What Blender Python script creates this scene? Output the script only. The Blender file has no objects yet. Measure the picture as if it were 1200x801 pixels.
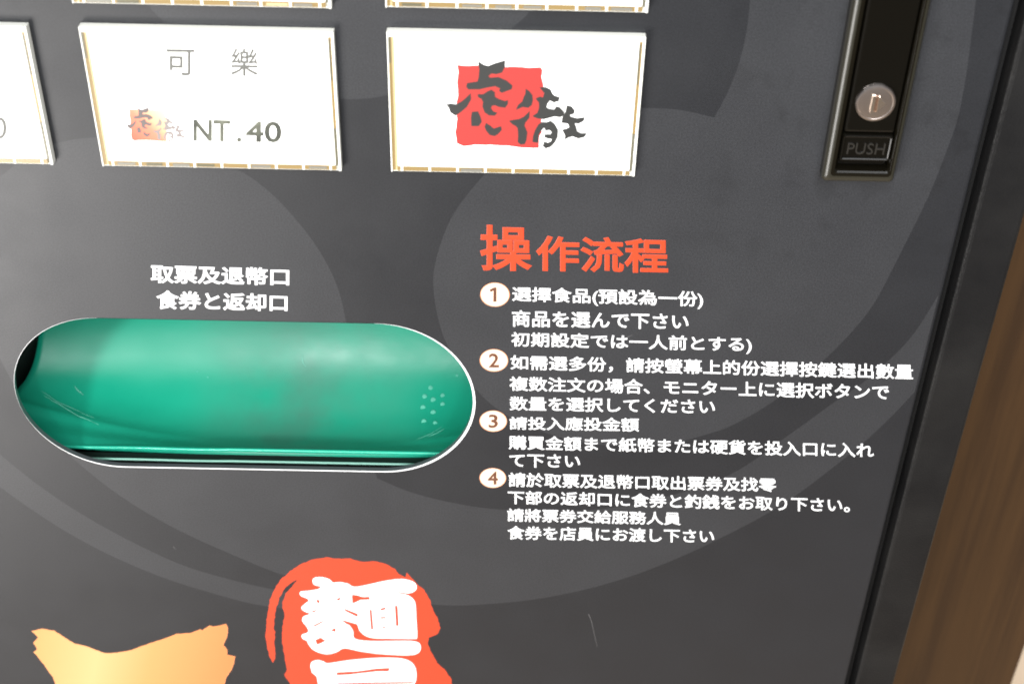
import bpy, bmesh, random
from math import sin, cos, pi, radians, sqrt, atan2
from mathutils import Vector, Matrix
from mathutils.geometry import delaunay_2d_cdt
random.seed(7)
S = bpy.context.scene
COL = S.collection
MM = 0.001

# ------------------------------------------------------------------ camera
F, PITCH, YAW, ROLL, DIST = 1654.9, radians(36.915), radians(0.62), radians(1.489), 431.0
fw = Vector((sin(YAW)*cos(PITCH), cos(YAW)*cos(PITCH), -sin(PITCH)))
rt = fw.cross(Vector((0, 0, 1))).normalized(); up = rt.cross(fw)
rt2 = cos(ROLL)*rt + sin(ROLL)*up
up2 = -sin(ROLL)*rt + cos(ROLL)*up
cpos = -DIST*fw
cam = bpy.data.cameras.new('camera'); co = bpy.data.objects.new('camera', cam); COL.objects.link(co)
M3 = Matrix((rt2, up2, -fw)).transposed()
co.matrix_world = Matrix.Translation(cpos*MM) @ M3.to_4x4()
cam.sensor_width = 36; cam.lens = F/1200*36
cam.clip_start = 0.02; cam.clip_end = 50
cam.dof.use_dof = True; cam.dof.focus_distance = 0.435; cam.dof.aperture_fstop = 18
S.camera = co

# ------------------------------------------------------------------ world, lamps, exposure
w = bpy.data.worlds.new('World'); S.world = w; w.use_nodes = True
bg = w.node_tree.nodes['Background']; bg.inputs[0].default_value = (0.93, 0.94, 1, 1); bg.inputs[1].default_value = 0.26
def lamp(name, loc, target, size, power, col, size_y=None):
    l = bpy.data.lights.new(name, 'AREA'); l.energy = power; l.color = col; l.size = size
    if size_y: l.shape = 'RECTANGLE'; l.size_y = size_y
    o = bpy.data.objects.new(name, l); COL.objects.link(o); o.location = loc
    o.rotation_euler = (Vector(target)-Vector(loc)).to_track_quat('-Z', 'Y').to_euler()
    return o
lamp('ceiling_lamp', (0.16, -1.0, 0.76), (-0.05, 0, 0.0), 1.0, 28, (0.97, 0.985, 1))
lamp('left_sheen_fill', (-0.72, -0.85, -0.40), (-0.18, 0, 0.05), 0.5, 22, (1, 0.97, 0.935), 0.6)  # unseen area lamp added low at the left for the panel sheen
lamp('far_ceiling_lamp', (-0.40, -1.12, 0.64), (-0.05, 0, -0.05), 0.10, 14.0, (1, 1, 1), 0.10)
lamp('floor_fill', (0.9, 0.9, -0.2), (0.9, 0.95, -1.04), 0.4, 9, (1, 0.95, 0.88))  # unseen fill added to brighten the floor behind the wall panel
lamp('far_ceiling_lamp', (0.10, -1.15, 0.62), (-0.1, 0, -0.05), 0.05, 2.6, (1, 1, 1))
S.view_settings.view_transform = 'Standard'; S.view_settings.look = 'None'
S.view_settings.exposure = -0.40; S.view_settings.gamma = 1.0
S.render.filter_size = 1.9 if hasattr(S.render, 'filter_size') else 1.5
S.cycles.filter_width = 1.8
S.cycles.use_denoising = True

# ------------------------------------------------------------------ materials
def mat(name, base, rough=0.5, metal=0.0, spec=0.5, emit=None, es=0.0, coat=0.0):
    m = bpy.data.materials.new(name); m.use_nodes = True
    b = m.node_tree.nodes['Principled BSDF']
    b.inputs['Base Color'].default_value = (*base, 1); b.inputs['Roughness'].default_value = rough
    b.inputs['Metallic'].default_value = metal; b.inputs['Specular IOR Level'].default_value = spec
    b.inputs['Coat Weight'].default_value = coat
    if emit: b.inputs['Emission Color'].default_value = (*emit, 1); b.inputs['Emission Strength'].default_value = es
    return m
class NT:
    def __init__(s, m): s.t = m.node_tree; s.b = s.t.nodes['Principled BSDF']
    def n(s, typ, **k):
        x = s.t.nodes.new(typ)
        for a, v in k.items():
            if a.startswith('i_'):
                key = a[2:]; key = int(key) if key.isdigit() else key.replace('_', ' ')
                x.inputs[key].default_value = v
            else: setattr(x, a, v)
        return x
    def l(s, a, b): s.t.links.new(a, b)
    def noise(s, scale, detail=3, vec=None, rough=0.5):
        x = s.n('ShaderNodeTexNoise'); x.inputs['Scale'].default_value = scale; x.inputs['Detail'].default_value = detail
        x.inputs['Roughness'].default_value = rough
        if vec: s.l(vec, x.inputs['Vector'])
        return x.outputs['Fac']
    def ramp(s, fac, a, b, ca=(0, 0, 0, 1), cb=(1, 1, 1, 1)):
        r = s.n('ShaderNodeValToRGB'); e = r.color_ramp.elements
        e[0].position = a; e[0].color = ca; e[1].position = b; e[1].color = cb
        s.l(fac, r.inputs[0]); return r.outputs[0]
    def mix(s, f, a, b):
        x = s.n('ShaderNodeMix', data_type='RGBA')
        for sock, v in ((x.inputs[0], f), (x.inputs[6], a), (x.inputs[7], b)):
            if hasattr(v, 'links'): s.l(v, sock)
            else: sock.default_value = v if not isinstance(v, tuple) or len(v) == 4 else (*v, 1)
        return x.outputs[2]
    def bump(s, h, strength, dist):
        x = s.n('ShaderNodeBump'); x.inputs['Strength'].default_value = strength; x.inputs['Distance'].default_value = dist
        s.l(h, x.inputs['Height']); s.l(x.outputs[0], s.b.inputs['Normal'])
    def obj(s): return s.n('ShaderNodeTexCoord').outputs['Object']

def film(name, base):
    # matt laminated print: faint mottling, dust specks, finger smudges
    m = mat(name, base, 0.43, spec=0.46); t = NT(m); v = t.obj()
    c = t.mix(t.ramp(t.noise(55, 4, v), 0.35, 0.7), tuple(x*0.965 for x in base), tuple(x*1.035 for x in base))
    c = t.mix(t.ramp(t.noise(2200, 1, v), 0.3, 0.7), tuple(x*0.62 for x in base), c)
    vo = t.n('ShaderNodeTexVoronoi'); vo.inputs['Scale'].default_value = 42; t.l(v, vo.inputs['Vector'])
    cr = t.n('ShaderNodeSeparateColor'); t.l(vo.outputs['Color'], cr.inputs[0])
    th = t.n('ShaderNodeMath', operation='MULTIPLY'); t.l(t.ramp(cr.outputs[0], 0.80, 1.0), th.inputs[0]); th.inputs[1].default_value = 0.016
    lt = t.n('ShaderNodeMath', operation='LESS_THAN'); t.l(vo.outputs['Distance'], lt.inputs[0]); t.l(th.outputs[0], lt.inputs[1])
    f = t.n('ShaderNodeMath', operation='MULTIPLY'); t.l(lt.outputs[0], f.inputs[0]); f.inputs[1].default_value = 0.32
    c = t.mix(f.outputs[0], c, (0.6, 0.58, 0.55))
    # greasy finger smudges gathered around the lock handle
    sp = t.n('ShaderNodeSeparateXYZ'); t.l(v, sp.inputs[0])
    def mul(a, b):
        q = t.n('ShaderNodeMath', operation='MULTIPLY'); t.l(a, q.inputs[0])
        if hasattr(b, 'links'): t.l(b, q.inputs[1])
        else: q.inputs[1].default_value = b
        return q.outputs[0]
    mk = mul(mul(t.ramp(t.noise(95, 3, v, .55), .55, .65), t.ramp(sp.outputs[0], 0.035, 0.075)), t.ramp(sp.outputs[2], 0.0, 0.07))
    c = t.mix(mul(mk, 0.42), c, tuple(x*0.45 for x in base))
    t.l(c, t.b.inputs['Base Color'])
    t.l(t.ramp(t.noise(28, 5, v, 0.6), 0.3, 0.75, (0.38,)*3+(1,), (0.50,)*3+(1,)), t.b.inputs['Roughness'])
    t.bump(t.noise(2600, 2, v), 0.10, 0.0002)
    return m
D_FILM = film('charcoal_film', (0.0165, 0.0178, 0.0212))
L_FILM = film('grey_film', (0.0325, 0.0340, 0.0380))
WHITE = mat('white_ink', (0.76, 0.76, 0.76), 0.45)
ORANGE = mat('orange_red_ink', (0.54, 0.050, 0.013), 0.45)
BLOT = mat('vermilion_ink', (0.50, 0.046, 0.014), 0.45)
CREAM = mat('cream_ink', (0.78, 0.60, 0.46), 0.45)
BROWN = mat('brown_ink', (0.12, 0.045, 0.022), 0.45)
DKRED = mat('dark_red_ink', (0.42, 0.05, 0.03), 0.5)
RED = mat('red_card_ink', (0.40, 0.032, 0.027), 0.5, emit=(0.9, 0.10, 0.08), es=0.06)
INK = mat('black_brush_ink', (0.022, 0.023, 0.022), 0.5, emit=(0.5, 0.5, 0.48), es=0.03)
GREYINK = mat('grey_card_ink', (0.17, 0.17, 0.16), 0.5, emit=(0.9, 0.9, 0.85), es=0.07)
PALEINK = mat('washed_grey_ink', (0.10, 0.10, 0.09), 0.5, emit=(0.9, 0.9, 0.85), es=0.04)
CARD = mat('backlit_card', (0.88, 0.88, 0.86), 0.4, emit=(1, 0.995, 0.96), es=0.62)
CLEARWHITE = mat('frosted_clear_plastic', (0.82, 0.82, 0.76), 0.15, emit=(1, 1, 0.93), es=0.10)
GOLD = mat('yellowed_plastic', (0.27, 0.19, 0.08), 0.25)
PALEGOLD = mat('pale_yellow_plastic', (0.52, 0.43, 0.24), 0.25)
OLIVE = mat('olive_plastic', (0.13, 0.12, 0.08), 0.25)
METAL_EDGE = mat('cut_metal_edge', (0.20, 0.20, 0.22), 0.45, 0.7)
BLACK = mat('black_gap', (0.006, 0.006, 0.006), 0.6)
GLOSS = mat('glossy_black_plastic', (0.006, 0.005, 0.003), 0.13, spec=0.30)
GLOSS2 = mat('satin_black_plastic', (0.004, 0.0035, 0.0025), 0.13, spec=0.26)
SHOULDER = mat('lit_shoulder_plastic', (0.020, 0.019, 0.013), 0.30, spec=0.55)  # paler handle black for the bevel: its catch of light put into the colour
NICKEL = mat('nickel', (0.72, 0.64, 0.59), 0.28, 1.0)
KEYSLOT_GLINT = mat('brass_keyway_glint', (0.95, 0.85, 0.74), 0.25, 1.0)
DARKIN = mat('dark_interior', (0.020, 0.030, 0.026), 0.4)

def gradient_mat(name, stops, p0, p1, emit=0.0, rough=0.45):
    # colour gradient running from p0 to p1 (metres, on the panel's x and z)
    m = mat(name, (1, 1, 1), rough); t = NT(m); v = t.obj()
    d = Vector((p1[0]-p0[0], 0, p1[1]-p0[1])); L2 = d.length_squared
    sub = t.n('ShaderNodeVectorMath', operation='SUBTRACT'); t.l(v, sub.inputs[0]); sub.inputs[1].default_value = (p0[0], 0, p0[1])
    dot = t.n('ShaderNodeVectorMath', operation='DOT_PRODUCT'); t.l(sub.outputs[0], dot.inputs[0]); dot.inputs[1].default_value = tuple(d/L2)
    r = t.n('ShaderNodeValToRGB'); e = r.color_ramp.elements
    while len(e) < len(stops): e.new(0.5)
    for k, (p, c) in enumerate(stops): e[k].position = p; e[k].color = (*c, 1)
    t.l(dot.outputs['Value'], r.inputs[0]); t.l(r.outputs[0], t.b.inputs['Base Color'])
    if emit: t.l(r.outputs[0], t.b.inputs['Emission Color']); t.b.inputs['Emission Strength'].default_value = emit
    return m

# frame plastic: moulded, fine leather grain
FRAME = mat('grained_black_plastic', (0.021, 0.021, 0.021), 0.42, spec=0.18); t = NT(FRAME); v = t.obj()
t.l(t.mix(t.ramp(t.noise(40, 5, v), .3, .75), (0.007, 0.007, 0.0075), (0.0145, 0.0142, 0.014)), t.b.inputs['Base Color'])
t.l(t.ramp(t.noise(30, 5, v), .3, .7, (.34,)*3+(1,), (.52,)*3+(1,)), t.b.inputs['Roughness'])
t.bump(t.noise(1500, 3, v), 0.35, 0.0004)
# handle plastic: smudged gloss
# tray plastic
GREEN = mat('green_tray_plastic', (0.010, 0.36, 0.22), 0.27, spec=0.30); t = NT(GREEN); v = t.obj()
c = t.mix(t.ramp(t.noise(22, 5, v), .3, .8), (0.008, 0.33, 0.205), (0.02, 0.40, 0.255))
# duller grey patch across the middle of the tray
sx = t.n('ShaderNodeSeparateXYZ'); t.l(v, sx.inputs[0])
pa = t.n('ShaderNodeMath', operation='SUBTRACT'); t.l(sx.outputs[0], pa.inputs[0]); pa.inputs[1].default_value = -0.072
pb = t.n('ShaderNodeMath', operation='ABSOLUTE'); t.l(pa.outputs[0], pb.inputs[0])
pc = t.ramp(pb.outputs[0], 0.0, 0.045, (1, 1, 1, 1), (0, 0, 0, 1))
pm = t.n('ShaderNodeMath', operation='MULTIPLY'); t.l(pc, pm.inputs[0]); t.l(t.ramp(t.noise(45, 4, v), .25, .7), pm.inputs[1])
pn = t.n('ShaderNodeMath', operation='MULTIPLY'); t.l(pm.outputs[0], pn.inputs[0]); pn.inputs[1].default_value = 0.95
c = t.mix(pn.outputs[0], c, (0.075, 0.21, 0.155))
t.l(c, t.b.inputs['Base Color'])
t.l(t.ramp(t.noise(60, 5, v), .3, .75, (.31,)*3+(1,), (.42,)*3+(1,)), t.b.inputs['Roughness'])
t.bump(t.noise(120, 3, v), 0.12, 0.0006)
LIPGREEN = mat('bright_green_lip', (0.02, 0.48, 0.31), 0.22)
SCRATCH = mat('scratched_plastic', (0.14, 0.50, 0.38), 0.5)
PALESPECK = mat('pale_speck', (0.06, 0.43, 0.30), 0.6)

WOOD = mat('brown_wood_laminate', (0.16, 0.08, 0.03), 0.55); t = NT(WOOD); v = t.obj()
mp = t.n('ShaderNodeMapping'); t.l(v, mp.inputs[0]); mp.inputs['Scale'].default_value = (1, 1, 0.045)
a = t.noise(90, 5, mp.outputs[0], .6); b_ = t.noise(9, 3, mp.outputs[0])
c = t.mix(t.ramp(a, .42, .60), (0.034, 0.014, 0.003), (0.088, 0.041, 0.011))
c = t.mix(t.ramp(b_, .35, .7), c, (0.055, 0.025, 0.007))
t.l(c, t.b.inputs['Base Color'])
FLOORM = mat('pale_floor_tile', (0.62, 0.52, 0.40), 0.5); t = NT(FLOORM); v = t.obj()
t.l(t.mix(t.ramp(t.noise(6, 4, v), .3, .7), (0.58, 0.44, 0.31), (0.68, 0.54, 0.40)), t.b.inputs['Base Color'])
CABM = mat('charcoal_cabinet_paint', (0.04, 0.04, 0.042), 0.45)

# ------------------------------------------------------------------ helpers
def P(px, py, Y=0.0):
    """photograph pixel -> point (x, z) in mm on the upright plane Y mm behind the panel face"""
    d = fw*F + rt2*(px-600) - up2*(py-400.5)
    k = (Y-cpos.y)/d.y
    p = cpos + k*d
    return (p.x, p.z)
def link(name, me, mats, parent=None, smooth=False):
    o = bpy.data.objects.new(name, me); COL.objects.link(o)
    for m in (mats if isinstance(mats, (list, tuple)) else [mats]): me.materials.append(m)
    if smooth:
        for p in me.polygons: p.use_smooth = True
    if parent: o.parent = parent
    return o
def mesh(name, verts, faces):
    me = bpy.data.meshes.new(name)
    me.from_pydata([(x*MM, y*MM, z*MM) for x, y, z in verts], [], faces); me.validate(); return me
def box(bm, x0, x1, y0, y1, z0, z1, bev=0.0, seg=2, mi=0):
    r = bmesh.ops.create_cube(bm, size=1.0)
    vs = r['verts']
    for q in vs:
        q.co = Vector(((x0+x1)/2+q.co.x*(x1-x0), (y0+y1)/2+q.co.y*(y1-y0), (z0+z1)/2+q.co.z*(z1-z0)))*MM
    fs = set(f for q in vs for f in q.link_faces)
    if bev:
        es = list(set(e for q in vs for e in q.link_edges))
        rr = bmesh.ops.bevel(bm, geom=es, offset=bev*MM, segments=seg, affect='EDGES', profile=0.5)
        fs = [f for f in fs if f.is_valid] + rr['faces']
    for f in fs: f.material_index = mi
def bobj(name, mats, parent, *boxes, smooth=False):
    bm = bmesh.new()
    for b in boxes: box(bm, *b)
    me = bpy.data.meshes.new(name); bm.to_mesh(me); bm.free()
    o = link(name, me, mats, parent)
    if smooth: me.shade_auto_smooth() if hasattr(me, 'shade_auto_smooth') else None
    return o
def slab(name, polys, y0, y1, m, parent, res=None):
    """outlines (lists of (x, z) mm) raised from y0 to y1 (y1 nearer the viewer, smaller)"""
    vs, fs = [], []
    for poly in polys:
        v2 = [Vector(p) for p in poly]
        n = len(v2)
        out = delaunay_2d_cdt(v2, [(i, (i+1) % n) for i in range(n)], [], 1, 1e-5)
        ov, oe, of = out[0], out[1], out[2]
        k = len(vs)
        vs += [(p.x, y1, p.y) for p in ov]
        for f in of:
            a, b, c = (ov[i] for i in f[:3])
            f = list(f)
            if (b-a).cross(c-a) < 0: f.reverse()
            fs.append([k+i for i in f])
        k = len(vs)
        vs += [(x, y1, z) for x, z in poly] + [(x, y0, z) for x, z in poly]
        for i in range(n):
            j = (i+1) % n; fs.append([k+i, k+j, k+n+j, k+n+i])
    return link(name, mesh(name, vs, fs), m, parent)
def smooth_path(pts, n=6, closed=False):
    out = []; N = len(pts)
    rng = range(N if closed else N-1)
    g = (lambda i: pts[i % N]) if closed else (lambda i: pts[max(0, min(N-1, i))])
    for i in rng:
        p0, p1, p2, p3 = g(i-1), g(i), g(i+1), g(i+2)
        for k in range(n):
            t = k/n
            out.append(tuple(0.5*((2*p1[a]) + (-p0[a]+p2[a])*t + (2*p0[a]-5*p1[a]+4*p2[a]-p3[a])*t*t + (-p0[a]+3*p1[a]-3*p2[a]+p3[a])*t**3) for a in (0, 1)))
    if not closed: out.append(pts[-1])
    return out

_txt = {}
def text_mesh(body, bold):
    key = (body, bold)
    if key in _txt: return _txt[key]
    c = bpy.data.curves.new('t', 'FONT'); c.body = body; c.size = 1.0; c.fill_mode = 'FRONT' if not bold else 'BOTH'
    c.resolution_u = 3; c.bevel_depth = bold; c.bevel_resolution = 1 if bold else 0; c.extrude = 0.001
    o = bpy.data.objects.new('t', c); COL.objects.link(o)
    dg = bpy.context.evaluated_depsgraph_get(); dg.update()
    me = bpy.data.meshes.new_from_object(o.evaluated_get(dg))
    vs = [tuple(q.co) for q in me.vertices]; fs = [list(p.vertices) for p in me.polygons]
    bpy.data.objects.remove(o); bpy.data.curves.remove(c); bpy.data.meshes.remove(me)
    _txt[key] = (vs, fs); return vs, fs
def lettering(name, body, quad, y0, m, parent, bold=0.03, th=0.12, label=None):
    """quad: TL, TR, BR, BL pixel corners of the inked area"""
    vs, fs = text_mesh(body, bold)
    xs = [v[0] for v in vs]; ys = [v[1] for v in vs]; zs = [v[2] for v in vs]
    x0, x1, b0, b1, z0, z1 = min(xs), max(xs), min(ys), max(ys), min(zs), max(zs)
    tl, tr, br, bl = [Vector(P(px, py)) for px, py in quad]
    out = []
    for x, y, z in vs:
        u = (x-x0)/(x1-x0); v = (y-b0)/(b1-b0)
        p = (bl*(1-u)+br*u)*(1-v) + (tl*(1-u)+tr*u)*v
        out.append((p.x, y0-(z-z0)/(z1-z0)*th, p.y))
    fs = [f[::-1] for f in fs]
    o = link(name, mesh(name, out, fs), m, parent)
    if label: o['label'] = label
    return o

# ------------------------------------------------------------------ the place around: floor, wood wall
bm = bmesh.new(); box(bm, -4000, 5000, -4000, 3000, -1060, -1040)
me = bpy.data.meshes.new('floor'); bm.to_mesh(me); bm.free()
o = link('floor', me, FLOORM); o['kind'] = 'structure'
wx = P(1193, 782, 130)[0]
wall = bpy.data.objects.new('wall_panel', None); COL.objects.link(wall)
wall.location = ((146+wx)/2*MM, 0.14, -1.04)
wall['label'] = 'brown wood-grained wall panel standing beside the right edge of the ticket machine'; wall['category'] = 'wall panel'
def atw(o):
    o.parent = wall; o.matrix_parent_inverse = Matrix.Translation(-wall.location)
    return o
atw(bobj('wood_board', WOOD, None, (120, wx, 130, 148, -1039, 900, 1.5, 2)))

# ------------------------------------------------------------------ ticket machine
TM = bpy.data.objects.new('ticket_machine', None); COL.objects.link(TM)
TM['label'] = 'charcoal ticket vending machine with lit menu buttons, green ticket slot and printed instructions'
TM['category'] = 'ticket machine'
XR = 127.6; X0, Z0, Z1 = -330.0, -430.0, 330.0

# slot outline
def stadium(x0, x1, z0, z1, r=None, n=20, grow=0.0):
    x0 -= grow; x1 += grow; z0 -= grow; z1 += grow
    r = (z1-z0)/2 if r is None else r
    pts = []
    for cx, cz, a0 in ((x1-r, z0+r, -90), (x1-r, z1-r, 0), (x0+r, z1-r, 90), (x0+r, z0+r, 180)):
        for k in range(n+1):
            a = radians(a0+90*k/n); pts.append((cx+r*cos(a), cz+r*sin(a)))
    out = []
    for p in pts:
        if not out or (Vector(p)-Vector(out[-1])).length > 1e-3: out.append(p)
    if (Vector(out[0])-Vector(out[-1])).length < 1e-3: out.pop()
    return out
SLOT = stadium(-155.6, -11.8, -53.9, 6.0)

def arcpath(*segs):
    out = []
    for s in segs:
        q = smooth_path(s, 6)
        out += q[:-1] if out is not None else q
    return [P(*p) for p in out]
swirls = [
 arcpath([(-60, 245), (0, 207), (30, 183), (66, 168), (115, 161), (190, 165), (270, 195), (310, 220), (345, 255), (375, 295), (395, 335), (405, 375), (412, 430), (424, 500), (442, 560)],
         [(442, 560), (475, 574), (509, 584), (561, 594), (612, 598), (680, 598), (760, 587), (853, 557), (925, 509), (972, 475), (1019, 442), (1065, 398), (1097, 350), (1112, 320)],
         [(1112, 320), (1130, 330)], [(1130, 330), (1100, 420), (1069, 462), (1019, 512), (965, 556), (925, 585), (876, 614), (793, 654), (716, 682), (638, 700), (561, 708), (509, 708), (440, 701), (340, 676), (260, 644), (200, 616), (140, 580), (80, 532), (40, 490), (0, 420), (-60, 300)], [(-60, 300), (-60, 245)]),
 arcpath([(878, -60), (879, 0), (871, 56), (856, 101), (837, 138)], [(837, 138), (796, 129), (751, 127), (700, 132), (640, 152), (600, 175), (570, 202), (532, 250), (512, 300), (508, 338), (517, 386), (535, 423), (556, 454), (590, 484), (643, 508), (690, 519), (737, 522), (790, 518), (830, 508), (862, 496), (909, 468), (962, 425), (1017, 366), (1053, 301), (1088, 230), (1108, 180), (1122, 140), (1132, 90), (1140, 30), (1146, -20), (1150, -60)], [(1150, -60), (878, -60)]),
 arcpath([(-60, 480), (0, 532), (56, 576), (120, 616), (200, 656), (260, 676), (329, 692), (400, 704), (450, 711)], [(450, 711), (329, 712), (240, 692), (160, 664), (80, 624), (0, 570), (-60, 518)], [(-60, 518), (-60, 480)]),
 arcpath([(160, -60), (172, 0), (192, 26), (240, 70), (310, 105), (399, 116), (456, 111), (530, 85), (600, 33), (625, 5), (645, -60)], [(645, -60), (160, -60)]),
]
rect = [(X0, Z0), (XR-1.2, Z0), (XR-1.2, Z1), (X0, Z1)]
vin, ein, fin = [], [], []
for poly in [rect, SLOT] + swirls:
    k = len(vin); vin += [Vector(p) for p in poly]; n = len(poly)
    fin.append([k+i for i in range(n)])
edges = [(f[i], f[(i+1) % len(f)]) for f in fin for i in range(len(f))]
ov, oe, of = delaunay_2d_cdt(vin, edges, [], 0, 1e-4)[:3]
def inside(poly, x, z):
    c = False; n = len(poly)
    for i in range(n):
        (xa, za), (xb, zb) = poly[i], poly[i-1]
        if (za > z) != (zb > z) and x < (xb-xa)*(z-za)/(zb-za)+xa: c = not c
    return c
tris, mi = [], []
for f in of:
    c = sum((ov[i] for i in f), Vector((0, 0)))/len(f)
    if not inside(rect, c.x, c.y) or inside(SLOT, c.x, c.y): continue
    f = list(f)
    a, b, c2 = ov[f[0]], ov[f[1]], ov[f[2]]
    if (b-a).cross(c2-a) < 0: f.reverse()
    tris.append(f); mi.append(1 if any(inside(w_, c.x, c.y) for w_ in swirls) else 0)
vs = [(p.x, 0.0, p.y) for p in ov]
# rounded right edge of the door and its returns
k = len(vs); prof = [(XR-1.2, 0), (XR-0.6, 0.16), (XR-0.16, 0.6), (XR, 1.2), (XR, 14)]
NS = 24
for (x, y) in prof:
    vs += [(x, y, Z0), (x, y, Z1)]
for i in range(len(prof)-1):
    a = k+2*i; tris.append([a, a+2, a+3, a+1]); mi.append(3 if i == len(prof)-2 else 0)
k = len(vs); n = len(SLOT)
vs += [(x, 0.0, z) for x, z in SLOT] + [(x, 1.7, z) for x, z in SLOT] 
for i in range(n):
    j = (i+1) % n; tris.append([k+i, k+n+i, k+n+j, k+j]); mi.append(2)
pm_ = mesh('front_panel', vs, tris)
PAN = link('front_panel', pm_, [D_FILM, L_FILM, METAL_EDGE, BLACK], TM)
for p, q in zip(pm_.polygons, mi): p.material_index = q

# white die-cut margin round the slot: hair-thin at top, wider at lower right
outer = [(x+0.28+(0.30 if x > -60 else 0)*(1), z-0.22) for x, z in stadium(-155.6, -11.8, -53.9, 6.0, grow=0.22)]
vs, fs = [], []
n = len(SLOT)
for (x, z), (X, Z) in zip(SLOT, outer):
    vs += [(x, -0.10, z), (X, -0.10, Z), (X, 0.02, Z), (x, 0.05, z)]
for i in range(n):
    j = (i+1) % n
    for a, b in ((0, 1), (1, 2), (3, 0)):
        fs.append([4*i+a, 4*j+a, 4*j+b, 4*i+b])
link('slot_trim', mesh('slot_trim', vs, fs), WHITE, PAN)

# cabinet shell behind the door, gap and side frame
bobj('cabinet', CABM, TM, (X0, 144.2, 15, 340, -1039, 520, 2, 2)) if False else None
bm = bmesh.new()
for b in ((X0, 144.0, 300, 304, -1039, 520), (X0, X0+3, 14, 300, -1039, 520), (140.9, 144.0, 14.2, 300, -1039, 520),
          (X0+3, 140.9, 14, 300, 517, 520), (X0+3, 140.9, 14, 300, -1039, -1036), (X0+3, 140.9, 0.5, 14, -1036, Z0-2), (X0+3, 140.9, 0.5, 14, Z1+2, 517)):
    box(bm, *b)
me = bpy.data.meshes.new('cabinet'); bm.to_mesh(me); bm.free(); link('cabinet', me, CABM, TM)
bobj('door_gasket', BLACK, TM, (XR+0.02, 131.0, 6.5, 14, Z0, Z1))
bobj('side_frame', FRAME, TM, (130.9, 145.2, -0.6, 13.8, -1038, 519, 1.3, 3))
# dark housing behind the slot
bm = bmesh.new()
for b in ((-200, 45, 95, 97, -110, 40), (-200, -198, 1.8, 95, -110, 40), (43, 45, 1.8, 95, -110, 40), (-198, 43, 1.8, 95, 38, 40), (-198, 43, 1.8, 95, -110, -108)):
    box(bm, *b)
me = bpy.data.meshes.new('slot_housing'); bm.to_mesh(me); bm.free(); link('slot_housing', me, DARKIN, TM)

# ------------------------------------------------------------------ green tray
sec = smooth_path([(9.0, -53.6), (12, -56.5), (19, -61.5), (29, -64.5), (40, -63.5), (50, -58), (58, -48.5), (64, -35), (67.5, -14), (69, 14)], 8)
XL, XE = -167.0, 34.0
def tray_pt(x, i):
    d, z = sec[i]
    a = sec[max(0, i-1)]; b = sec[min(len(sec)-1, i+1)]
    tx, tz = b[0]-a[0], b[1]-a[1]; L = sqrt(tx*tx+tz*tz); nx, nz = -tz/L, tx/L     # inward normal
    t_ = max(0.0, (x-(-14))/(XE+14)); ins = 17*(1-sqrt(max(0, 1-t_*t_)))
    ins += 14*((x+72)/90)**2
    f = min(1.0, i/18)
    return (x, d+nx*ins*f, z+nz*ins*f)
xs = [XL+(XE-XL)*k/90 for k in range(91)]
# rim of the left end leans back with height
vs, fs = [], []
n = len(sec)
for kx, x in enumerate(xs):
    for i in range(n):
        xx = x
        if kx < 30:
            wgt = (1-kx/30)
            zz = sec[i][1]
            uu = i/(n-1); xx = x + wgt*(-6+12*uu*uu*(3-2*uu))
        vs.append(tray_pt(xx, i) if x == xx else (xx, *tray_pt(x, i)[1:]))
for kx in range(90):
    for i in range(n-1):
        a = kx*n+i; fs.append([a, a+n, a+n+1, a+1])
TRAY = link('ticket_tray', mesh('ticket_tray', vs, fs), GREEN, TM, smooth=True)
so = TRAY.modifiers.new('thickness', 'SOLIDIFY'); so.thickness = 0.0018; so.offset = -1
# lips: a round bright edge, a dark channel, a second thin edge
def rail(name, d, z, r, m, x0, x1, wob=0.0):
    vs, fs = [], []; N = 12; K = 60
    for k in range(K+1):
        x = x0+(x1-x0)*k/K
        dz = wob*(sin(k*0.55)+sin(k*0.21+1)) if x < -95 else 0
        for q in range(N):
            a = 2*pi*q/N; vs.append((x, d+r*cos(a), z+dz+r*sin(a)))
    for k in range(K):
        for q in range(N):
            r_ = (q+1) % N; fs.append([k*N+q, k*N+r_, (k+1)*N+r_, (k+1)*N+q])
    return link(name, mesh(name, vs, fs), m, TRAY, smooth=True)
rail('tray_lip', 8.0, -52.9, 0.6, LIPGREEN, -171, 34, 0.12)
rail('lower_lip', 4.6, -54.9, 0.42, mat('grey_green_lip', (0.22, 0.46, 0.37), 0.3), -171, 34, 0.10)
bobj('lip_channel', mat('dark_channel', (0.005, 0.007, 0.006), 0.5), TRAY, (-171, 34, 4.5, 8.2, -62, -55.3))
bobj('end_plate', mat('dark_grey_green', (0.07, 0.12, 0.10), 0.35), TRAY, (-197.5, -142, 64, 66, -85, 30))
# fine scratches and pale specks in the tray, lying on its surface
def on_tray(px, py):
    prev = None
    for k in range(0, 900):
        Y = 6+k*0.08
        x, z = P(px, py, Y)
        for i in range(8, n-1):
            (d0, z0), (d1, z1) = sec[i], sec[i+1]
            lo, hi = min(d0, d1), max(d0, d1)
            if lo-0.05 <= Y <= hi+0.05 and abs((d1-d0)*(z-z0)-(z1-z0)*(Y-d0))/sqrt((d1-d0)**2+(z1-z0)**2+1e-9) < 0.12 and min(z0, z1)-0.3 <= z <= max(z0, z1)+0.3:
                tx, tz = d1-d0, z1-z0; L = sqrt(tx*tx+tz*tz)
                t_ = max(0.0, (x+14)/(XE+14)); ins = 17*(1-sqrt(max(0, 1-min(1, t_)**2)))
                ins += 14*((x+72)/90)**2
                return Vector((x, Y-tz/L*(ins+0.12), z+tx/L*(ins+0.12)))
    return None
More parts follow.
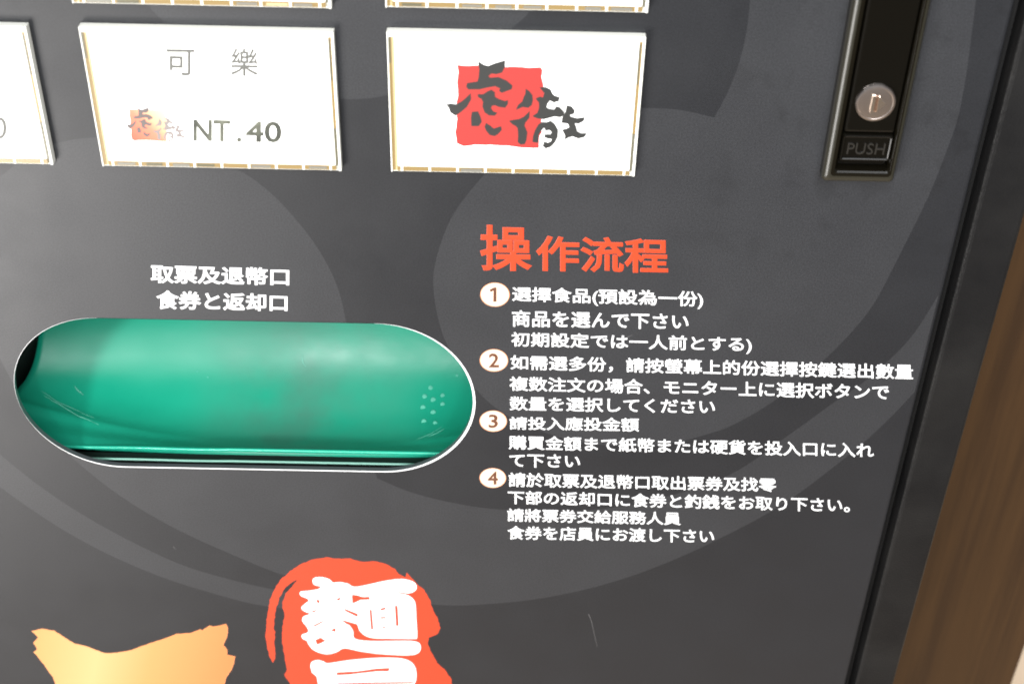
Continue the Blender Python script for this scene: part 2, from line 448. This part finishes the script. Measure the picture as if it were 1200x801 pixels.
def scratch(pts, wpx=1.2, m=SCRATCH):
    vs, fs = [], []
    pts = smooth_path(pts, 5)
    P3 = [on_tray(*p) for p in pts]; P3 = [p for p in P3 if p]
    if len(P3) < 2: return
    for k, p in enumerate(P3):
        a = P3[max(0, k-1)]; b = P3[min(len(P3)-1, k+1)]
        d = (b-a).normalized(); s = d.cross((cpos-p).normalized()).normalized()*wpx*0.13*(0.25+0.75*sin(pi*(k+.3)/(len(P3)-.4)))
        vs += [tuple(p+s), tuple(p-s)]
    for k in range(len(P3)-1): fs.append([2*k, 2*k+1, 2*k+3, 2*k+2])
    link('scratch', mesh('scratch', vs, fs), m, TRAY)
scratch([(97, 468), (100, 476), (105, 483)], 1.3)
scratch([(60, 498), (70, 506), (90, 518), (115, 524)], 0.9)
scratch([(58, 490), (66, 497), (80, 508), (112, 517)], 0.6)
scratch([(354, 415), (355, 424), (359, 430)], 1.0)
scratch([(502, 522), (512, 519), (521, 514)], 0.9)
scratch([(488, 524), (504, 519), (518, 511)], 0.6)
for px, py, r in ((498, 468, 2.6), (508, 473, 2.8), (519, 468, 2.4), (496, 482, 2.6), (519, 480, 2.4), (508, 490, 2.8), (497, 501, 2.6), (505, 457, 2.4), (510, 505, 2.2), (536, 441, 1.6), (245, 443, 1.1), (233, 436, .8)):
    p = on_tray(px, py)
    if p is None: continue
    nrm = (Vector((0, -0.75, 0.6))).normalized(); e1 = Vector((1, 0, 0)); e2 = nrm.cross(e1)
    vs = [tuple(p+nrm*0.15)] + [tuple(p+(e1*cos(a)+e2*sin(a))*r*0.33) for a in [2*pi*q/10 for q in range(10)]]
    link('pale_spot', mesh('pale_spot', vs, [[0, q+1, (q+1) % 10+1] for q in range(10)]), PALESPECK, TRAY, smooth=True)  # small pale spots on the tray surface

# ------------------------------------------------------------------ printed lettering on the panel
def quad(x0, x1, tl, bl, tr, br): return [(x0, tl), (x1, tr), (x1, br), (x0, bl)]
B = 0.030
lettering('slot_caption', '取票及退幣口', quad(176.5, 339, 309.5, 331.5, 314, 335), 0, WHITE, PAN, 0.028)
lettering('slot_caption', '食券と返却口', quad(183, 337, 339.5, 362, 344.5, 365), 0, WHITE, PAN, 0.028)
lettering('heading', '操', quad(562.5, 623.5, 263, 317, 264.5, 317.5), 0, ORANGE, PAN, 0.021)
lettering('heading', '作流程', quad(628, 783, 275.5, 317.5, 279.5, 320.5), 0, ORANGE, PAN, 0.024)
lines = [
 ('選擇食品(預設為一份)', quad(600, 824, 335.5, 355, 341, 362)),
 ('商品を選んで下さい', quad(600, 807, 363, 382.5, 367, 386)),
 ('初期設定では一人前とする)', quad(599, 881, 388.5, 408, 394.5, 414.5)),
 ('如需選多份，請按螢幕上的份選擇按鍵選出數量', quad(598, 1070, 415.5, 433, 426.5, 445)),
 ('複数注文の場合、モニター上に選択ボタンで', quad(597, 1042, 440.5, 457.5, 450, 468.5)),
 ('数量を選択してください', quad(597, 838, 464, 480.5, 467.5, 485)),
 ('請投入應投金額', quad(597, 749, 487.5, 503, 489, 505.5)),
 ('購買金額まで紙幣または硬貨を投入口に入れ', quad(596, 1024, 509.5, 526, 518.5, 536)),
 ('て下さい', quad(597, 680, 531, 547, 532.5, 548)),
 ('請於取票及退幣口取出票券及找零', quad(596, 910, 553, 570, 559.5, 576)),
 ('下部の返却口に食券と釣銭をお取り下さい。', quad(595, 996, 574, 590, 583, 600)),
 ('請將票券交給服務人員', quad(594.5, 798, 595, 610.5, 599.5, 615)),
 ('食券を店員にお渡し下さい', quad(594.5, 837, 615.5, 631.5, 619.5, 636)),
]
for s, q in lines: lettering('instruction_line', s, q, 0, WHITE, PAN, 0.019)
def crop(pts, ox, oy, sc): return [P(ox+x/sc, oy+y/sc) for x, y in pts]
def disc(name, cx, cz, r, y0, y1, m, parent, n=40):
    return slab(name, [[(cx+r*cos(2*pi*k/n), cz+r*sin(2*pi*k/n)) for k in range(n)]], y0, y1, m, parent)
for dg, (px, py) in zip('1234', ((580, 345), (578.8, 421.9), (578, 493), (577.5, 559.5))):
    cx, cz = P(px, py)
    b = disc('number_badge', cx, cz, 4.32, 0, -0.06, CREAM, PAN)
    # thin rust outline
    vs, fs = [], []
    for k in range(40):
        a = 2*pi*k/40
        for r in (4.18, 4.42): vs.append((cx+r*cos(a), -0.09, cz+r*sin(a)))
    for k in range(40):
        j = (k+1) % 40; fs.append([2*k, 2*k+1, 2*j+1, 2*j])
    link('badge_outline', mesh('badge_outline', vs, fs), mat('rust_ink', (0.55, 0.24, 0.13), .5) if dg == '1' else bpy.data.materials['rust_ink'], PAN)
    if dg == '1':
        slab('badge_numeral', [crop([(128, 445), (117, 445), (117, 388), (105, 396), (101, 387), (120, 373), (128, 373)][::-1] if False else [(136, 442), (121, 442), (121, 386), (106, 393), (103, 382), (124, 371), (136, 371)], 550, 250, 4.286)], -0.05, -0.13, BROWN, PAN); continue
    hw = {'1': 3.2, '2': 6.2, '3': 6.0, '4': 6.8}[dg]; s = 1-(py-345)*0.0006
    lettering('badge_numeral', dg, quad(px-hw*s, px+hw*s, py-8.6*s, py+8.6*s, py-8.6*s, py+8.6*s), -0.09, BROWN, PAN, 0.018, 0.05)

# ------------------------------------------------------------------ printed brush art low on the panel
def rough(pts, amp, step):
    """ragged dry-brush edge"""
    out = []
    for i in range(len(pts)):
        a = Vector(pts[i]); b = Vector(pts[(i+1) % len(pts)]); L = (b-a).length; n = max(1, int(L/step))
        for k in range(n):
            p = a.lerp(b, k/n); out.append((p.x+random.uniform(-amp, amp), p.y+random.uniform(-amp, amp)))
    return out
yel = [(150, 395), (200, 385), (255, 395), (300, 425), (350, 455), (400, 465), (450, 485), (490, 500), (550, 498), (620, 485), (700, 455), (780, 430), (830, 410), (900, 405), (940, 388), (950, 392), (985, 370), (1000, 376), (1030, 370), (1060, 362), (1068, 380), (1062, 420), (1045, 460), (1052, 468), (1065, 485), (1062, 505), (1085, 512), (1100, 515), (1095, 545), (1080, 580), (1060, 610), (1045, 650), (1038, 700), (1045, 800), (1000, 900), (420, 900), (330, 780), (265, 650), (250, 610), (215, 560), (180, 515), (160, 495), (178, 480), (160, 450), (182, 425)]
p0 = P(40, 745); p1 = P(265, 790)
YEL = gradient_mat('yellow_orange_print', [(0.0, (0.54, 0.27, 0.09)), (0.33, (0.56, 0.36, 0.155)), (0.6, (0.58, 0.265, 0.09)), (1.0, (0.56, 0.19, 0.06))], (p0[0]*MM, p0[1]*MM), (p1[0]*MM, p1[1]*MM))
yy = rough(crop(yel, 0, 640, 4), 0.13, 1.1)
cx = sum(p[0] for p in yy)/len(yy); cz = sum(p[1] for p in yy)/len(yy)
edge = []
for i, p in enumerate(yy):
    a = Vector(yy[i-3]); b = Vector(yy[(i+3) % len(yy)]); d = (b-a).normalized(); edge.append((p[0]-d.y*0.22, p[1]+d.x*0.22))
slab('brush_art_outline', [edge], 0, -0.03, mat('orange_outline_ink', (0.72, 0.26, 0.10), .5), PAN)
slab('brush_art', [yy], 0, -0.06, YEL, PAN)
blot = [(120, 545), (105, 520), (92, 470), (85, 420), (90, 340), (105, 250), (125, 200), (160, 150), (200, 115), (240, 88), (300, 60), (370, 50), (440, 58), (480, 55), (530, 70), (600, 68), (650, 80), (690, 105), (710, 126), (742, 143), (745, 120), (770, 145), (790, 170), (830, 205), (855, 250), (870, 300), (890, 330), (905, 380), (890, 410), (850, 425), (845, 455), (865, 500), (890, 545), (930, 580), (955, 620), (962, 680), (960, 800), (900, 900), (240, 900), (215, 760), (195, 680), (200, 640), (172, 600), (187, 575), (177, 540), (168, 480), (160, 430), (165, 380), (175, 310), (162, 285), (164, 262), (178, 220), (208, 188), (234, 154), (200, 172), (172, 200), (150, 240), (135, 290), (125, 350), (124, 385), (130, 400), (126, 450), (131, 510)]
slab('red_brush_blot', [rough(crop(blot, 290, 640, 4), 0.16, 1.0)], 0, -0.03, BLOT, PAN)
men = [(305, 155), (320, 143), (350, 142), (385, 152), (402, 167), (430, 165), (470, 172), (500, 187), (560, 178), (640, 160), (720, 150), (770, 160), (790, 175), (793, 197), (775, 213), (750, 218), (716, 213), (695, 216), (740, 222), (773, 240), (788, 268), (792, 340), (796, 422), (780, 431), (730, 431), (660, 430), (590, 428), (550, 415), (525, 392), (515, 364), (498, 360), (470, 352), (440, 342), (460, 354), (480, 370), (496, 395), (499, 425), (530, 437), (600, 441), (700, 440), (775, 441), (806, 452), (813, 475), (800, 498), (760, 508), (680, 506), (600, 500), (520, 488), (455, 475), (420, 492), (380, 503), (340, 497), (305, 480), (285, 455), (278, 440), (258, 430), (255, 412), (285, 398), (276, 372), (258, 350), (260, 328), (292, 314), (265, 302), (252, 285), (268, 268), (287, 252), (275, 240), (250, 230), (248, 210), (290, 205), (330, 198), (342, 186), (312, 178)]
ya = [(295, 562), (300, 540), (328, 530), (360, 538), (380, 545), (480, 530), (600, 520), (700, 520), (750, 530), (780, 552), (792, 585), (790, 628), (776, 650), (785, 700), (780, 900), (330, 900), (330, 640), (325, 608), (302, 588)]
slab('white_brush_character', [crop(smooth_path(men, 3, True), 290, 640, 4)], -0.02, -0.08, WHITE, PAN)
slab('white_brush_character', [crop(smooth_path(ya[:13], 3)+ya[13:], 290, 640, 4)], -0.02, -0.08, WHITE, PAN)
slits = [[(492, 226), (515, 228), (535, 236), (570, 235), (570, 246), (530, 246), (508, 258), (494, 264)], [(573, 297), (582, 297), (589, 383), (580, 386)], [(692, 278), (703, 278), (708, 366), (697, 368)], [(455, 290), (515, 314), (513, 326), (462, 301)], [(325, 248), (337, 252), (334, 262), (327, 258)], [(418, 247), (438, 233), (430, 249)], [(625, 290), (646, 284), (643, 292), (628, 296)], [(627, 330), (645, 329), (645, 334), (627, 335)], [(632, 374), (645, 376), (640, 380)], [(322, 436), (343, 427), (363, 440), (342, 450), (326, 456)], [(390, 390), (412, 382), (411, 396)], [(312, 367), (355, 346), (352, 352), (318, 371)], [(300, 303), (325, 294), (312, 305)], [(440, 342), (470, 351), (512, 362), (500, 366), (470, 362)],
         [(420, 588), (520, 583), (600, 571), (664, 568), (660, 582), (600, 583), (480, 597), (422, 600)], [(420, 640), (560, 636), (778, 633), (770, 639), (560, 643), (430, 648)], [(500, 670), (640, 662), (660, 676), (510, 684)]]
def widen(p, k=0.2):
    c = sum((Vector(q) for q in p), Vector((0, 0)))/len(p)
    return [tuple(Vector(q)+(Vector(q)-c).normalized()*k) for q in p]
slab('character_gaps', [widen(crop(s, 290, 640, 4)) for s in slits], -0.07, -0.11, BLOT, PAN)

# pale surface scuffs on the film
for pts in ([(689.5, 719), (693, 727), (697, 745), (700, 757)], [(203, 640), (206, 643)], [(735, 395), (741, 392)]):
    q = [Vector(P(*p)) for p in smooth_path(pts, 4)]; vs, fs = [], []
    for k, p in enumerate(q):
        d = (q[min(k+1, len(q)-1)]-q[max(0, k-1)]).normalized(); s = Vector((-d.y, d.x))*0.12*(1-k/len(q)*.7)
        vs += [(p.x+s.x, -0.02, p.y+s.y), (p.x-s.x, -0.02, p.y-s.y)]
    for k in range(len(q)-1): fs.append([2*k, 2*k+1, 2*k+3, 2*k+2])
    link('scuff', mesh('scuff', vs, fs), mat('scuff_grey', (0.09, 0.09, 0.09), .6), PAN)

# ------------------------------------------------------------------ selection buttons
PALEGREY = mat('pale_grey_green_edge', (0.30, 0.32, 0.27), .4)
CLIP = mat('grey_clip', (0.20, 0.19, 0.16), .3)
def button(x0, z0, x1, z1):
    bobj('button_shadow_gap', BLACK, PAN, (x0-0.22, x1+0.22, -0.05, 0.3, z0-0.22, z1+0.22))  # black border sheet painting the shade between button and panel
    b = bobj('selection_button', CLEARWHITE, TM, (x0+0.1, x1-0.1, -0.9, 0.4, z0+0.1, z1-0.1, 0.1, 1))
    bobj('rim', CLEARWHITE, b, (x0, x0+0.38, -2.6, 0.4, z0, z1, 0.12, 2))
    bobj('rim', CLEARWHITE, b, (x1-0.75, x1, -2.6, 0.4, z0, z1, 0.2, 2))
    bobj('rim', CLEARWHITE, b, (x0+0.38, x1-0.75, -2.6, 0.4, z1-1.5, z1, 0.2, 2))
    bobj('rim', CLEARWHITE, b, (x0+0.38, x1-0.75, -2.1, 0.4, z0, z0+0.25, 0.08, 1))
    bobj('groove_strip', GOLD, b, (x0+0.37, x0+1.15, -2.2, 0.3, z0+0.3, z1-1.5))
    bobj('groove_strip', PALEGOLD, b, (x0+1.15, x0+1.75, -2.0, 0.3, z0+0.3, z1-1.5))
    bobj('groove_strip', GOLD, b, (x1-1.5, x1-0.74, -2.0, 0.3, z0+13, z1-1.5))
    bobj('groove_strip', GOLD, b, (x0+1.76, x1-1.5, -2.25, 0.3, z0+0.24, z0+1.55))
    bobj('dark_groove', OLIVE, b, (x0+0.40, x0+0.9, -2.26, -2.21, z1-9.0, z1-1.6))
    bobj('dark_groove', OLIVE, b, (x1-1.5, x1-1.0, -2.0, 0.3, z0+1.5, z0+12.9))
    bobj('dark_groove', OLIVE, b, (x1-1.5, x1-1.1, -2.08, -2.01, z1-14, z1-2.4))
    xs_ = [x0+3+k*(x1-x0-6)/8 for k in range(9)]
    for x in xs_: bobj('groove_tab', CLEARWHITE, b, (x-0.35, x+0.35, -2.42, -0.2, z0+0.12, z0+1.65, 0.1, 1))
    for k in range(1, 9):
        if random.random() < 0.62:
            a_ = random.uniform(0.5, 2.2); b_ = random.uniform(0.5, 2.2)
            bobj('groove_clip', random.choice([CLIP, CLIP, OLIVE, PALEGOLD]), b, (xs_[k-1]+a_, xs_[k]-b_, -2.36, -2.26, z0+0.28+random.uniform(0, .25), z0+1.25))
    bobj('card_shadow_edge', PALEGREY, b, (x0+1.85, x1-1.55, -2.22, -1.0, z1-1.45, z1-1.28))
    bobj('card_shadow_edge', PALEGREY, b, (x0+1.76, x0+1.89, -2.25, -1.0, z0+1.6, z1-1.45))
    bobj('menu_card', CARD, b, (x0+1.9, x1-1.6, -2.3, -0.95, z0+1.6, z1-1.45, 0.15, 1))
    return b
bs = {}
for key, r in dict(left=(-195.3, 60.1, -128.5, 101.2), cola=(-114.9, 60.0, -48.6, 101.5), logo=(-34.8, 60.2, 32.9, 102.0),
                   upper1=(-115.3, 107.9, -48.7, 149.4), upper2=(-34.8, 108.6, 32.8, 150.3)).items():
    bs[key] = button(*r)
bs['cola']['label'] = 'lit button with the cola card priced NT.40 and a small red mark'
bs['logo']['label'] = 'lit button with the large red square and black brush characters'
bs['left']['label'] = 'lit button cut by the left edge showing only a zero'
YC = -2.3
def onface(px, py): 
    return P(px, py, YC)
def flet(name, body, q, m, parent, bold):
    o = lettering(name, body, [(0, 0), (1, 0), (1, 1), (0, 1)], 0, m, parent, bold) if False else None
    vs, fs = text_mesh(body, bold)
    xs = [v[0] for v in vs]; ys = [v[1] for v in vs]; zs = [v[2] for v in vs]
    x0, x1, b0, b1, z0, z1 = min(xs), max(xs), min(ys), max(ys), min(zs), max(zs)
    tl, tr, br, bl = [Vector(onface(px, py)) for px, py in q]
    out = []
    for x, y, z in vs:
        u = (x-x0)/(x1-x0); v = (y-b0)/(b1-b0); p = (bl*(1-u)+br*u)*(1-v)+(tl*(1-u)+tr*u)*v
        out.append((p.x, YC-(z-z0)/(z1-z0)*0.08, p.y))
    return link(name, mesh(name, out, [f[::-1] for f in fs]), m, parent)
flet('menu_lettering', '可', quad(195, 228, 57.5, 88.5, 58, 89), PALEINK, bs['cola'], 0.012)
flet('menu_lettering', '樂', quad(270, 303, 56.5, 89, 57, 89.5), PALEINK, bs['cola'], 0.012)
NTM = mat('price_ink', (0.2, 0.2, 0.15), 0.5, emit=(0.8, 0.85, 0.75), es=0.05); t = NT(NTM); v = t.obj()
t.l(t.mix(t.ramp(t.noise(180, 2, v), .35, .65), (0.025, 0.028, 0.02), (0.12, 0.125, 0.09)), t.b.inputs['Base Color'])
flet('price_lettering', 'NT', quad(226.5, 270, 140, 165, 141, 166), NTM, bs['cola'], 0.020)
flet('price_lettering', '.', quad(277.5, 283, 161, 166.5, 161, 166.5), NTM, bs['cola'], 0.020)
flet('price_lettering', '40', quad(288, 330, 141.5, 166.5, 142.5, 167.5), NTM, bs['cola'], 0.020)
flet('price_lettering', '0', quad(-10, 8, 137, 163, 137, 163), PALEINK, bs['left'], 0.0)
square = [(190, 140), (240, 145), (330, 142), (430, 155), (560, 150), (640, 158), (715, 155), (725, 180), (718, 215), (728, 250), (735, 300), (725, 400), (718, 500), (720, 560), (705, 590), (703, 660), (600, 658), (500, 645), (400, 640), (300, 640), (230, 648), (188, 630), (180, 560), (190, 480), (185, 400), (197, 330), (190, 250), (198, 180)]
strokes = [
 [(322, 115), (355, 140), (385, 148), (430, 130), (490, 112), (488, 150), (470, 185), (435, 195), (405, 190), (385, 208), (395, 222), (450, 218), (500, 240), (535, 270), (530, 290), (500, 300), (470, 312), (455, 300), (462, 285), (430, 270), (380, 278), (330, 290), (260, 290), (250, 275), (255, 255), (290, 250), (320, 245), (328, 215), (332, 170)],
 [(275, 318), (275, 355), (250, 400), (215, 430), (180, 455), (150, 435), (140, 405), (124, 388), (150, 383), (185, 388), (220, 370), (250, 345)],
 [(320, 325), (355, 325), (385, 305), (405, 297), (425, 312), (425, 340), (450, 355), (490, 368), (508, 362), (505, 385), (490, 405), (455, 400), (430, 390), (408, 392), (400, 410), (415, 432), (440, 440), (425, 455), (390, 452), (365, 435), (352, 400), (355, 370), (345, 350), (325, 340)],
 [(285, 435), (320, 432), (335, 465), (342, 495), (325, 520), (282, 520), (280, 470)],
 [(372, 505), (395, 520), (420, 540), (465, 525), (468, 545), (445, 570), (425, 582), (395, 575), (375, 550), (365, 525)],
 [(622, 290), (640, 305), (660, 330), (662, 360), (655, 390), (635, 405), (600, 400), (560, 418), (575, 390), (600, 370), (610, 340), (620, 320)],
 [(645, 430), (640, 470), (615, 500), (610, 520), (628, 560), (622, 610), (612, 633), (588, 635), (572, 620), (575, 580), (572, 535), (560, 520), (540, 510), (518, 490), (545, 485), (580, 480), (610, 465)],
 [(710, 280), (745, 280), (775, 295), (785, 320), (800, 335), (832, 342), (825, 365), (795, 372), (770, 360), (752, 385), (748, 405), (765, 415), (800, 420), (810, 400), (830, 405), (860, 435), (855, 455), (835, 465), (800, 460), (770, 468), (730, 478), (690, 470), (665, 460), (695, 440), (705, 410), (705, 375), (685, 350), (710, 340), (730, 345), (738, 315)],
 [(720, 498), (750, 500), (775, 490), (800, 510), (820, 545), (818, 590), (800, 625), (775, 650), (745, 660), (728, 645), (735, 620), (760, 628), (780, 618), (785, 600), (765, 600), (740, 590), (738, 575), (775, 575), (785, 560), (770, 545), (745, 548), (735, 530), (715, 550), (700, 575), (695, 625), (665, 620), (668, 585), (680, 550), (700, 515)],
 [(878, 393), (905, 400), (925, 425), (920, 445), (895, 450), (900, 465), (940, 475), (990, 468), (980, 490), (950, 505), (925, 503), (935, 530), (940, 555), (965, 568), (1003, 568), (985, 590), (950, 598), (915, 585), (890, 590), (865, 605), (868, 580), (850, 545), (875, 540), (895, 530), (885, 505), (845, 500), (850, 470), (872, 430)],
]
def to_card(pts, f): return [onface(*f(x, y)) for x, y in pts]
big = lambda x, y: (500+x/5.341, 50+y/5.341)
slab('red_square_print', [rough(to_card(square, big), 0.07, 1.2)], YC, YC-0.05, RED, bs['logo'])
def fatten(p, k):
    out = []; n_ = len(p); area = sum(p[i-1][0]*p[i][1]-p[i][0]*p[i-1][1] for i in range(n_))
    for i in range(n_):
        d = (Vector(p[(i+1) % n_])-Vector(p[i-1])).normalized()*(k if area > 0 else -k)
        out.append((p[i][0]+d.y, p[i][1]-d.x))
    return out
slab('brush_character', [fatten(to_card(s, big), 0.11) for s in strokes], YC-0.03, YC-0.10, INK, bs['logo'])
small = lambda x, y: (151+(x-190)/530*41.5+(y-140)*0.008, 128+(y-140)/510*37)
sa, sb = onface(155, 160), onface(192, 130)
SM = gradient_mat('glare_washed_red_print', [(0.0, (0.72, 0.10, 0.055)), (0.45, (0.74, 0.19, 0.11)), (0.8, (0.78, 0.46, 0.26)), (1.0, (0.80, 0.56, 0.36))], (sa[0]*MM, sa[1]*MM), (sb[0]*MM, sb[1]*MM), emit=0.15)  # backlight glare put into the ink colours, paler towards upper right
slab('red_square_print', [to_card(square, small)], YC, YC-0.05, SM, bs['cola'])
slab('brush_character', [to_card(s, small) for s in strokes[:5]], YC-0.03, YC-0.10, mat('glare_washed_black_ink', (0.11, 0.09, 0.085), .5, emit=(.9, .8, .8), es=0.05), bs['cola'])  # black strokes greyed to carry the same painted glare
slab('brush_character', [to_card(s, small) for s in strokes[5:]], YC-0.03, YC-0.10, mat('strong_glare_washed_ink', (0.22, 0.19, 0.18), .5, emit=(.9, .85, .8), es=0.06), bs['cola'])  # right-hand strokes paler still, where the painted glare is strongest

# ------------------------------------------------------------------ lock handle
HX0, HX1, HZ0, HZ1 = 84.7, 104.8, 60.4, 190.0
def rrect(x0, x1, z0, z1, r, n=6):
    return stadium(x0, x1, z0, z1, r=r, n=n)
def ring_loft(name, rings, m, parent, cap=False):
    """rings: list of (outline pts, y)"""
    vs, fs = [], []; n = len(rings[0][0])
    for pts, y in rings: vs += [(x, y, z) for x, z in pts]
    for k in range(len(rings)-1):
        for i in range(n):
            j = (i+1) % n; fs.append([k*n+i, k*n+j, (k+1)*n+j, (k+1)*n+i])
    if cap: fs.append([(len(rings)-1)*n+i for i in range(n)])
    return link(name, mesh(name, vs, fs), m, parent, smooth=False)
def rr(g, r): return rrect(HX0+g*1.15, HX1-g*0.75, HZ0+g*1.35, HZ1-g, r)
H = ring_loft('lock_handle', [(rr(0, 1.5), 0.3), (rr(0, 1.5), -2.5), *[(rr(1.8*(1-cos(radians(a_))), 1.5-.4*a_/90), -2.5-1.85*sin(radians(a_))) for a_ in range(8, 90, 8)], (rr(2.0, 1.0), -4.37), (rr(2.3, 1.0), -4.38), (rr(2.55, .9), -4.3), (rr(2.85, .8), -3.9), (rr(3.0, .8), -3.2), (rr(3.05, .8), 0.2)], [GLOSS, SHOULDER], TM)
nr = len(rr(0, 1))
for q_, p_ in enumerate(H.data.polygons):
    if 1 <= q_//nr <= 11: p_.material_index = 1
bobj('handle_recess', GLOSS, H, (HX0+3, HX1-2, 0.0, 0.6, HZ0+3.6, HZ1-2.9))
LX0, LX1 = 88.5, 102.2
lev = ring_loft('lever', [(rrect(LX0, LX1, 76.0, 186, .6), 0.2), (rrect(LX0, LX1, 76.0, 186, .6), -3.0), (rrect(LX0+.25, LX1-.25, 76.25, 185.7, .5), -3.5), (rrect(LX0+.8, LX1-.8, 76.8, 185, .4), -3.7)], GLOSS2, H, cap=True)
pb_ = ring_loft('push_button', [(rrect(LX0-.1, LX1+.1, 67.3, 75.5, .6), 0.2), (rrect(LX0-.1, LX1+.1, 67.3, 75.5, .6), -3.2), (rrect(LX0+.15, LX1-.15, 67.6, 75.2, .5), -3.9), (rrect(LX0+.45, LX1-.45, 67.9, 74.9, .4), -4.0), (rrect(LX0+.7, LX1-.7, 68.2, 74.6, .3), -3.85), (rrect(LX0+.9, LX1-.9, 68.5, 74.3, .3), -3.5)], GLOSS2, H, cap=True)
bobj('push_ledge', GLOSS2, H, (LX0, LX1, -1.6, 0.2, 64.9, 67.2, 0.6, 3))
# raised PUSH lettering
vs, fs = text_mesh('PUSH', 0.0)
xs_ = [q[0] for q in vs]; ys_ = [q[1] for q in vs]; zs_ = [q[2] for q in vs]
def mapbox(q, X0_, X1_, Z0_, Z1_, yb, th):
    return (X0_+(q[0]-min(xs_))/(max(xs_)-min(xs_))*(X1_-X0_), yb-(q[2]-min(zs_))/(max(zs_)-min(zs_))*th, Z0_+(q[1]-min(ys_))/(max(ys_)-min(ys_))*(Z1_-Z0_))
link('push_lettering', mesh('push_lettering', [mapbox(q, LX0+1.7, LX1-1.7, 69.4, 72.8, -3.45, 0.4) for q in vs], [f[::-1] for f in fs]), mat('worn_letter_plastic', (0.022, 0.020, 0.017), .22), H)
# lock cylinder with bevelled rim and keyway
lx, lz = P(1026, 120.5, -4.0)
def circ(r, n=40, dx=0, dz=0): return [(lx+dx+r*cos(2*pi*k/n), lz+dz+r*sin(2*pi*k/n)) for k in range(n)]
cyl = ring_loft('lock_cylinder', [(circ(5.35), -3.2), (circ(5.35), -4.3), (circ(5.1), -4.65), (circ(4.6), -4.7), (circ(4.45), -4.55), (circ(3.6), -4.60), (circ(2.6), -4.63), (circ(1.4), -4.65)], NICKEL, H, cap=True)
for p in cyl.data.polygons: p.use_smooth = len(p.vertices) == 4 and False
for b_ in ((lx-1.3, lx-0.5, -5.15, -4.4, lz-2.5, lz+2.5), (lx+0.35, lx+0.8, -5.1, -4.4, lz-2.0, lz+2.2), (lx-0.5, lx+0.8, -5.1, -4.4, lz-2.5, lz-2.0)): bobj('keyway_glint', KEYSLOT_GLINT, H, b_)
slab('keyway_glint', [[(lx+0.8, lz-1.6), (lx+2.5, lz+0.1), (lx+0.8, lz+1.9)]], -4.4, -5.1, KEYSLOT_GLINT, H)  # triangular highlight beside the keyhole, modelled as a bright metal wedge
bobj('keyhole', mat('keyhole_dark', (0.25, 0.15, 0.10), .4, .8), H, (lx-0.5, lx+0.35, -5.0, -4.4, lz-2.0, lz+2.3))
